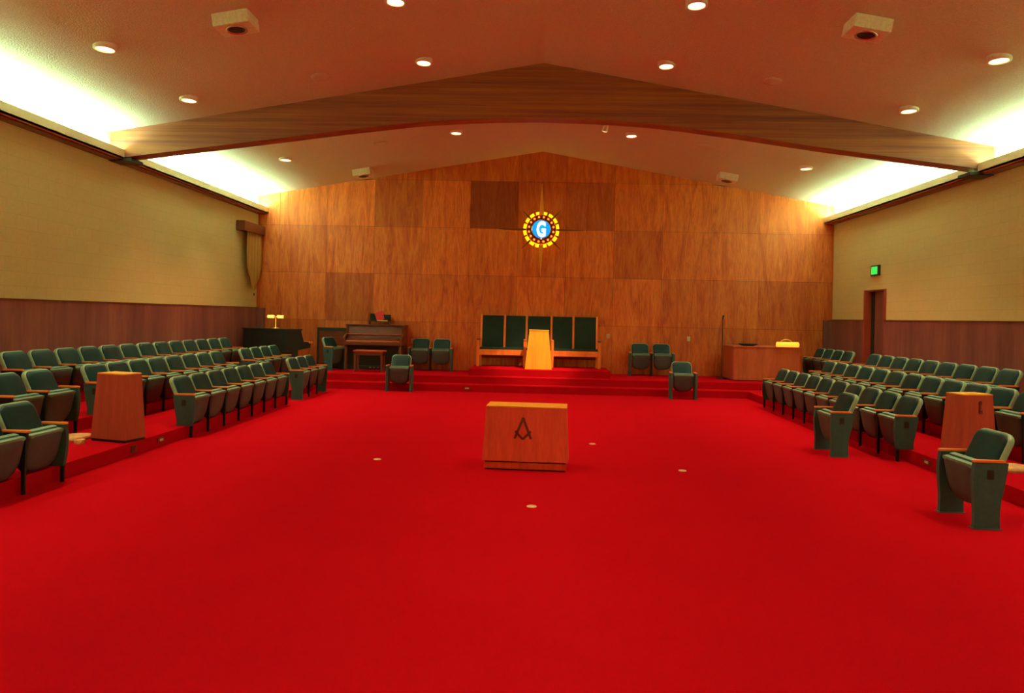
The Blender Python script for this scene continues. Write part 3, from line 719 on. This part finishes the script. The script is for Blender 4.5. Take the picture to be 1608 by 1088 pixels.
book('bright red book leaning across the piano rack', -.10, .10, -.02, .012, .225, M['redbook'], Matrix.Translation((-4.075, 17.272, zr+.028)) @ Matrix.Rotation(math.radians(-20), 4, 'Y') @ Matrix.Rotation(math.radians(-4), 4, 'X'))
o = MB().bbox(-.13, .13, -.07, 0, 0, .026, .004).obj('booklet', M['paper']); o.location = (-4.03, 17.24+.03, zr); tag(o, 'cream booklet lying flat under the red book', 'booklet')
# dark cabinet left of the piano
t = thing('tone_cabinet', 'low dark framed cabinet with brown front left of the piano', 'cabinet', (-5.27, 17.30, Z2))
MB().bbox(-.42, .36, -.08, .18, 0, 1.03, .008).obj('case', M['blackwood'], t)
MB().box(-.36, .30, -.088, -.079, .10, .94).obj('grille', M['darkwood'], t)
# organ console, seen from behind and turned a little
t = thing('organ_console', 'black organ console seen from behind in the left corner', 'organ', (-6.42, 16.35, Z2), math.radians(-26))
MB().bbox(-.74, .74, -.32, -.28, 0, .97, .006).obj('back_panel', M['blackwood'], t)
for s in (-1, 1):
    mb = MB().prism([(-.29, 0), (.02, 0), (.02, .50), (.42, .55), (.42, .68), (.20, .70), (.10, .97), (-.29, .97)], 'x', s*.72-.02, s*.72+.02)
    mb.obj('side_cheek', M['blackwood'], t)
MB().bbox(-.76, .76, -.335, .13, .97, 1.0, .006).obj('top', M['blackwood'], t)
MB().box(-.70, .70, -.28, .40, .56, .62).obj('key_desk', M['darkwood'], t)
MB().box(-.62, .62, .10, .38, .62, .645).obj('manual', M['keys'], t)
MB().bbox(-.78, .78, .36, .46, .655, .70, .008).obj('desk_rail', M['arm_wood'], t)
MB().bbox(-.70, .70, -.28, .40, 0, .05, .006).obj('base', M['blackwood'], t)
# brass double lamp on the organ
t = thing('organ_lamp', 'brass lamp with two glowing yellow tube shades on the organ', 'lamp', (-6.37, 16.24, Z2+1.0))
MB().lathe([(0, 0), (.09, 0), (.09, .012), (.05, .03), (.014, .04), (.012, .27), (0, .275)], 20).obj('stand', M['brass'], t)
for s in (-1, 1):
    MB().cyl((s*.04, 0, .285), (s*.195, 0, .285), .036, .036, 16).obj('shade', M['tube_on'], t)
    MB().cyl((s*.195, 0, .285), (s*.205, 0, .285), .036, .02, 16).obj('shade_cap', M['brass'], t)
MB().cyl((-.042, 0, .285), (.042, 0, .285), .014).obj('hub', M['brass'], t)
# desk on the right
t = thing('clerk_desk', 'reddish wooden box desk on the right of the stage', 'desk', (5.375, 16.80, Z2))
MB().bbox(-.775, .775, -.46, -.43, .02, .80, .004).obj('front_panel', M['desk'], t)
MB().bbox(-.795, -.765, -.462, .44, .02, .80, .004).obj('side_panel', M['pedestal'], t)
MB().bbox(.765, .795, -.462, .44, .02, .80, .004).obj('side_panel', M['pedestal'], t)
MB().bbox(-.81, .81, -.475, .45, .80, .825, .004).obj('top', M['desk'], t)
MB().box(-.76, .76, -.44, .40, 0, .022).obj('toe_kick', M['black'], t)
t = thing('desk_lamp', 'desk lamp with long glowing amber shade on the right desk', 'lamp', (5.84, 16.42, Z2+.825))
MB().bbox(-.12, .12, -.04, .10, 0, .02, .006).obj('base', M['brass'], t)
mb = MB(); prof = [(-.11+.075*math.cos(a), .062+.06*math.sin(a)) for a in [PI*k/8 for k in range(-3, 12)]]
mb.prism(prof, 'x', -.25, .25, smooth=True); mb.obj('shade', M['shade_on'], t)
mb = MB().tube([(-.16*math.cos(a), -.02, .05+.13*math.sin(a)) for a in [PI*k/12 for k in range(13)]], .012)
mb.cyl((-.16, -.02, .02), (-.16, -.02, .06), .012); mb.cyl((.16, -.02, .02), (.16, -.02, .06), .012); mb.obj('arched_arm', M['brass'], t)
MB().box(-.17, .17, -.05, -.01, .014, .03).obj('crossbar', M['brass'], t)
o = MB().lathe([(0, .0), (.12, .0), (.20, .03), (.235, .05), (.225, .055), (.15, .045), (0, .035)], 28).obj('shallow_bowl', M['greendark']); o.location = (5.0, 16.62, Z2+.825)
tag(o, 'dark green shallow bowl on the left of the right desk', 'bowl')
# microphone stand
t = thing('microphone_stand', 'thin black microphone stand beside the right desk', 'microphone stand', (4.43, 16.78, Z2))
MB().lathe([(0, 0), (.14, 0), (.14, .015), (.05, .035), (.015, .05), (0, .05)], 24).obj('base', M['black'], t)
MB().cyl((0, 0, .04), (0, 0, 1.48), .011, .009, 12).obj('pole', M['black'], t)
mic = MB().cyl((0, .01, 1.46), (0, -.05, 1.54), .014, .022, 14).obj('microphone', M['black'], t)
MB().lathe([(0, -.026), (.02, -.018), (.027, 0), (.02, .018), (0, .026)], 14, Matrix.Translation((0, -.06, 1.555))).obj('microphone_head', M['chrome'], mic)

# ================================================================== WALL FITTINGS
# banner on the left wall
t = thing('hanging_banner', 'long tan pointed banner under a dark wooden box on the left wall', 'banner', (-XW, 16.95, 3.66))
MB().bbox(0, .21, -.72, .50, 0, .235, .008).obj('valance', M['darkwood'], t)
mb = MB(); yy = [-.42 + .88*k/24 for k in range(25)]
def bot_z(y):
    u = (y + .42)/.88
    return -.86 - .62*min(1, u/.52)**1.1 if u < .52 else -.86 - .62*min(1, (1-u)/.48)**.8
vs = []
for k, y in enumerate(yy):
    x = .155 + .014*math.sin(k*1.3)
    for i in range(9):
        vs.append((x, y, .02 + (bot_z(y)-.02)*i/8))
for k, y in enumerate(yy):
    x = .143 + .014*math.sin(k*1.3)
    for i in range(9):
        vs.append((x, y, .02 + (bot_z(y)-.02)*i/8))
N_ = 25*9
fs = [(k*9+i, (k+1)*9+i, (k+1)*9+i+1, k*9+i+1) for k in range(24) for i in range(8)]
fs += [tuple(N_+q for q in f[::-1]) for f in fs]
rim = [k*9+8 for k in range(25)]
fs += [(rim[k], rim[k+1], N_+rim[k+1], N_+rim[k]) for k in range(24)]
fs += [(i, i+1, N_+i+1, N_+i) for i in range(8)] + [(24*9+i+1, 24*9+i, N_+24*9+i, N_+24*9+i+1) for i in range(8)]
fs += [((k+1)*9, k*9, N_+k*9, N_+(k+1)*9) for k in range(24)]
mb.add(vs, fs, True); mb.obj('cloth', M['banner'], t)
MB().lathe([(0, -.05), (.014, -.03), (.02, .0), (.012, .03), (0, .04)], 12, Matrix.Translation((.15, .04, -1.52))).obj('tassel', M['darkwood'], t)
# lit green sign over the doorway
t = thing('exit_sign', 'small glowing green sign on the right wall over the doorway', 'sign', (XW, 15.26, 2.91))
MB().bbox(-.05, 0, -.18, .18, -.115, .115, .006).obj('case', M['blackwood'], t)
MB().box(-.056, -.049, -.13, .13, -.085, .085).obj('glowing_pane', M['exit_green'], t)
# plates on the back wall
for x, z, wh in ((1.714, 1.27, 'right of the bench'), (3.766, 1.25, 'between right chairs and desk'), (-3.30, 1.03, 'between piano and left chair pair')):
    o = MB().bbox(x-.04, x+.04, YB-.012, YB, z-.06, z+.06, .003).obj('wall_plate', M['plate']); tag(o, f'small ivory plate on the back wall {wh}', 'wall plate', 'wall plates')
# step lights on the risers
def plate_x(x, y, z, s, mat, label, nm='step_light'):
    o = MB().bbox(min(x, x - s*.012), max(x, x - s*.012), y-.075, y+.075, z-.03, z+.03, .003).obj('frame', M['burn'])
    t = thing(nm, label, 'step light', (0, 0, 0), 0, 'lights on the step risers')
    t.location = (x, y, z); o.parent = t; o.location = (-x, -y, -z)
    MB().bbox(min(-s*.010, -s*.018), max(-s*.010, -s*.018), -.035, .035, -.014, .014, .002).obj('lens', mat, t)
plate_x(-L_EDGE[0], 8.43, .085, -1, M['plate'], 'small step light on the left platform riser beyond the pedestal')
plate_x(R_EDGE[0], 8.29, .085, 1, M['plate'], 'small step light on the right platform riser')
t = thing('step_light', 'small step light on the lower stage riser left of centre', 'step light', (-1.64, STAGE_Y1, .08), 0, 'lights on the step risers')
MB().bbox(-.075, .075, -.012, 0, -.03, .03, .003).obj('frame', M['burn'], t)
MB().bbox(-.045, .045, -.018, -.010, -.016, .016, .002).obj('lens', M['plate'], t)
o = MB().bbox(-L_EDGE[0], -L_EDGE[0]+.012, 7.86-.05, 7.86+.05, .04, .12, .003).obj('outlet_plate', M['burn']); tag(o, 'dark outlet plate on the left riser below the pedestal', 'outlet')
# brass discs in the carpet
for x, y, wh in ((-.05, 6.20, 'in front of the altar'), (.735, 9.37, 'behind the altar to its right'), (-1.90, 8.02, 'left of the altar'), (1.65, 7.85, 'right of the altar')):
    o = MB().lathe([(0, .006), (.035, .006), (.045, .003), (.046, 0)], 20).obj('floor_disc', M['plate']); o.location = (x, y, 0)
    tag(o, f'small flat brass disc in the carpet {wh}', 'floor disc', 'discs in the carpet')
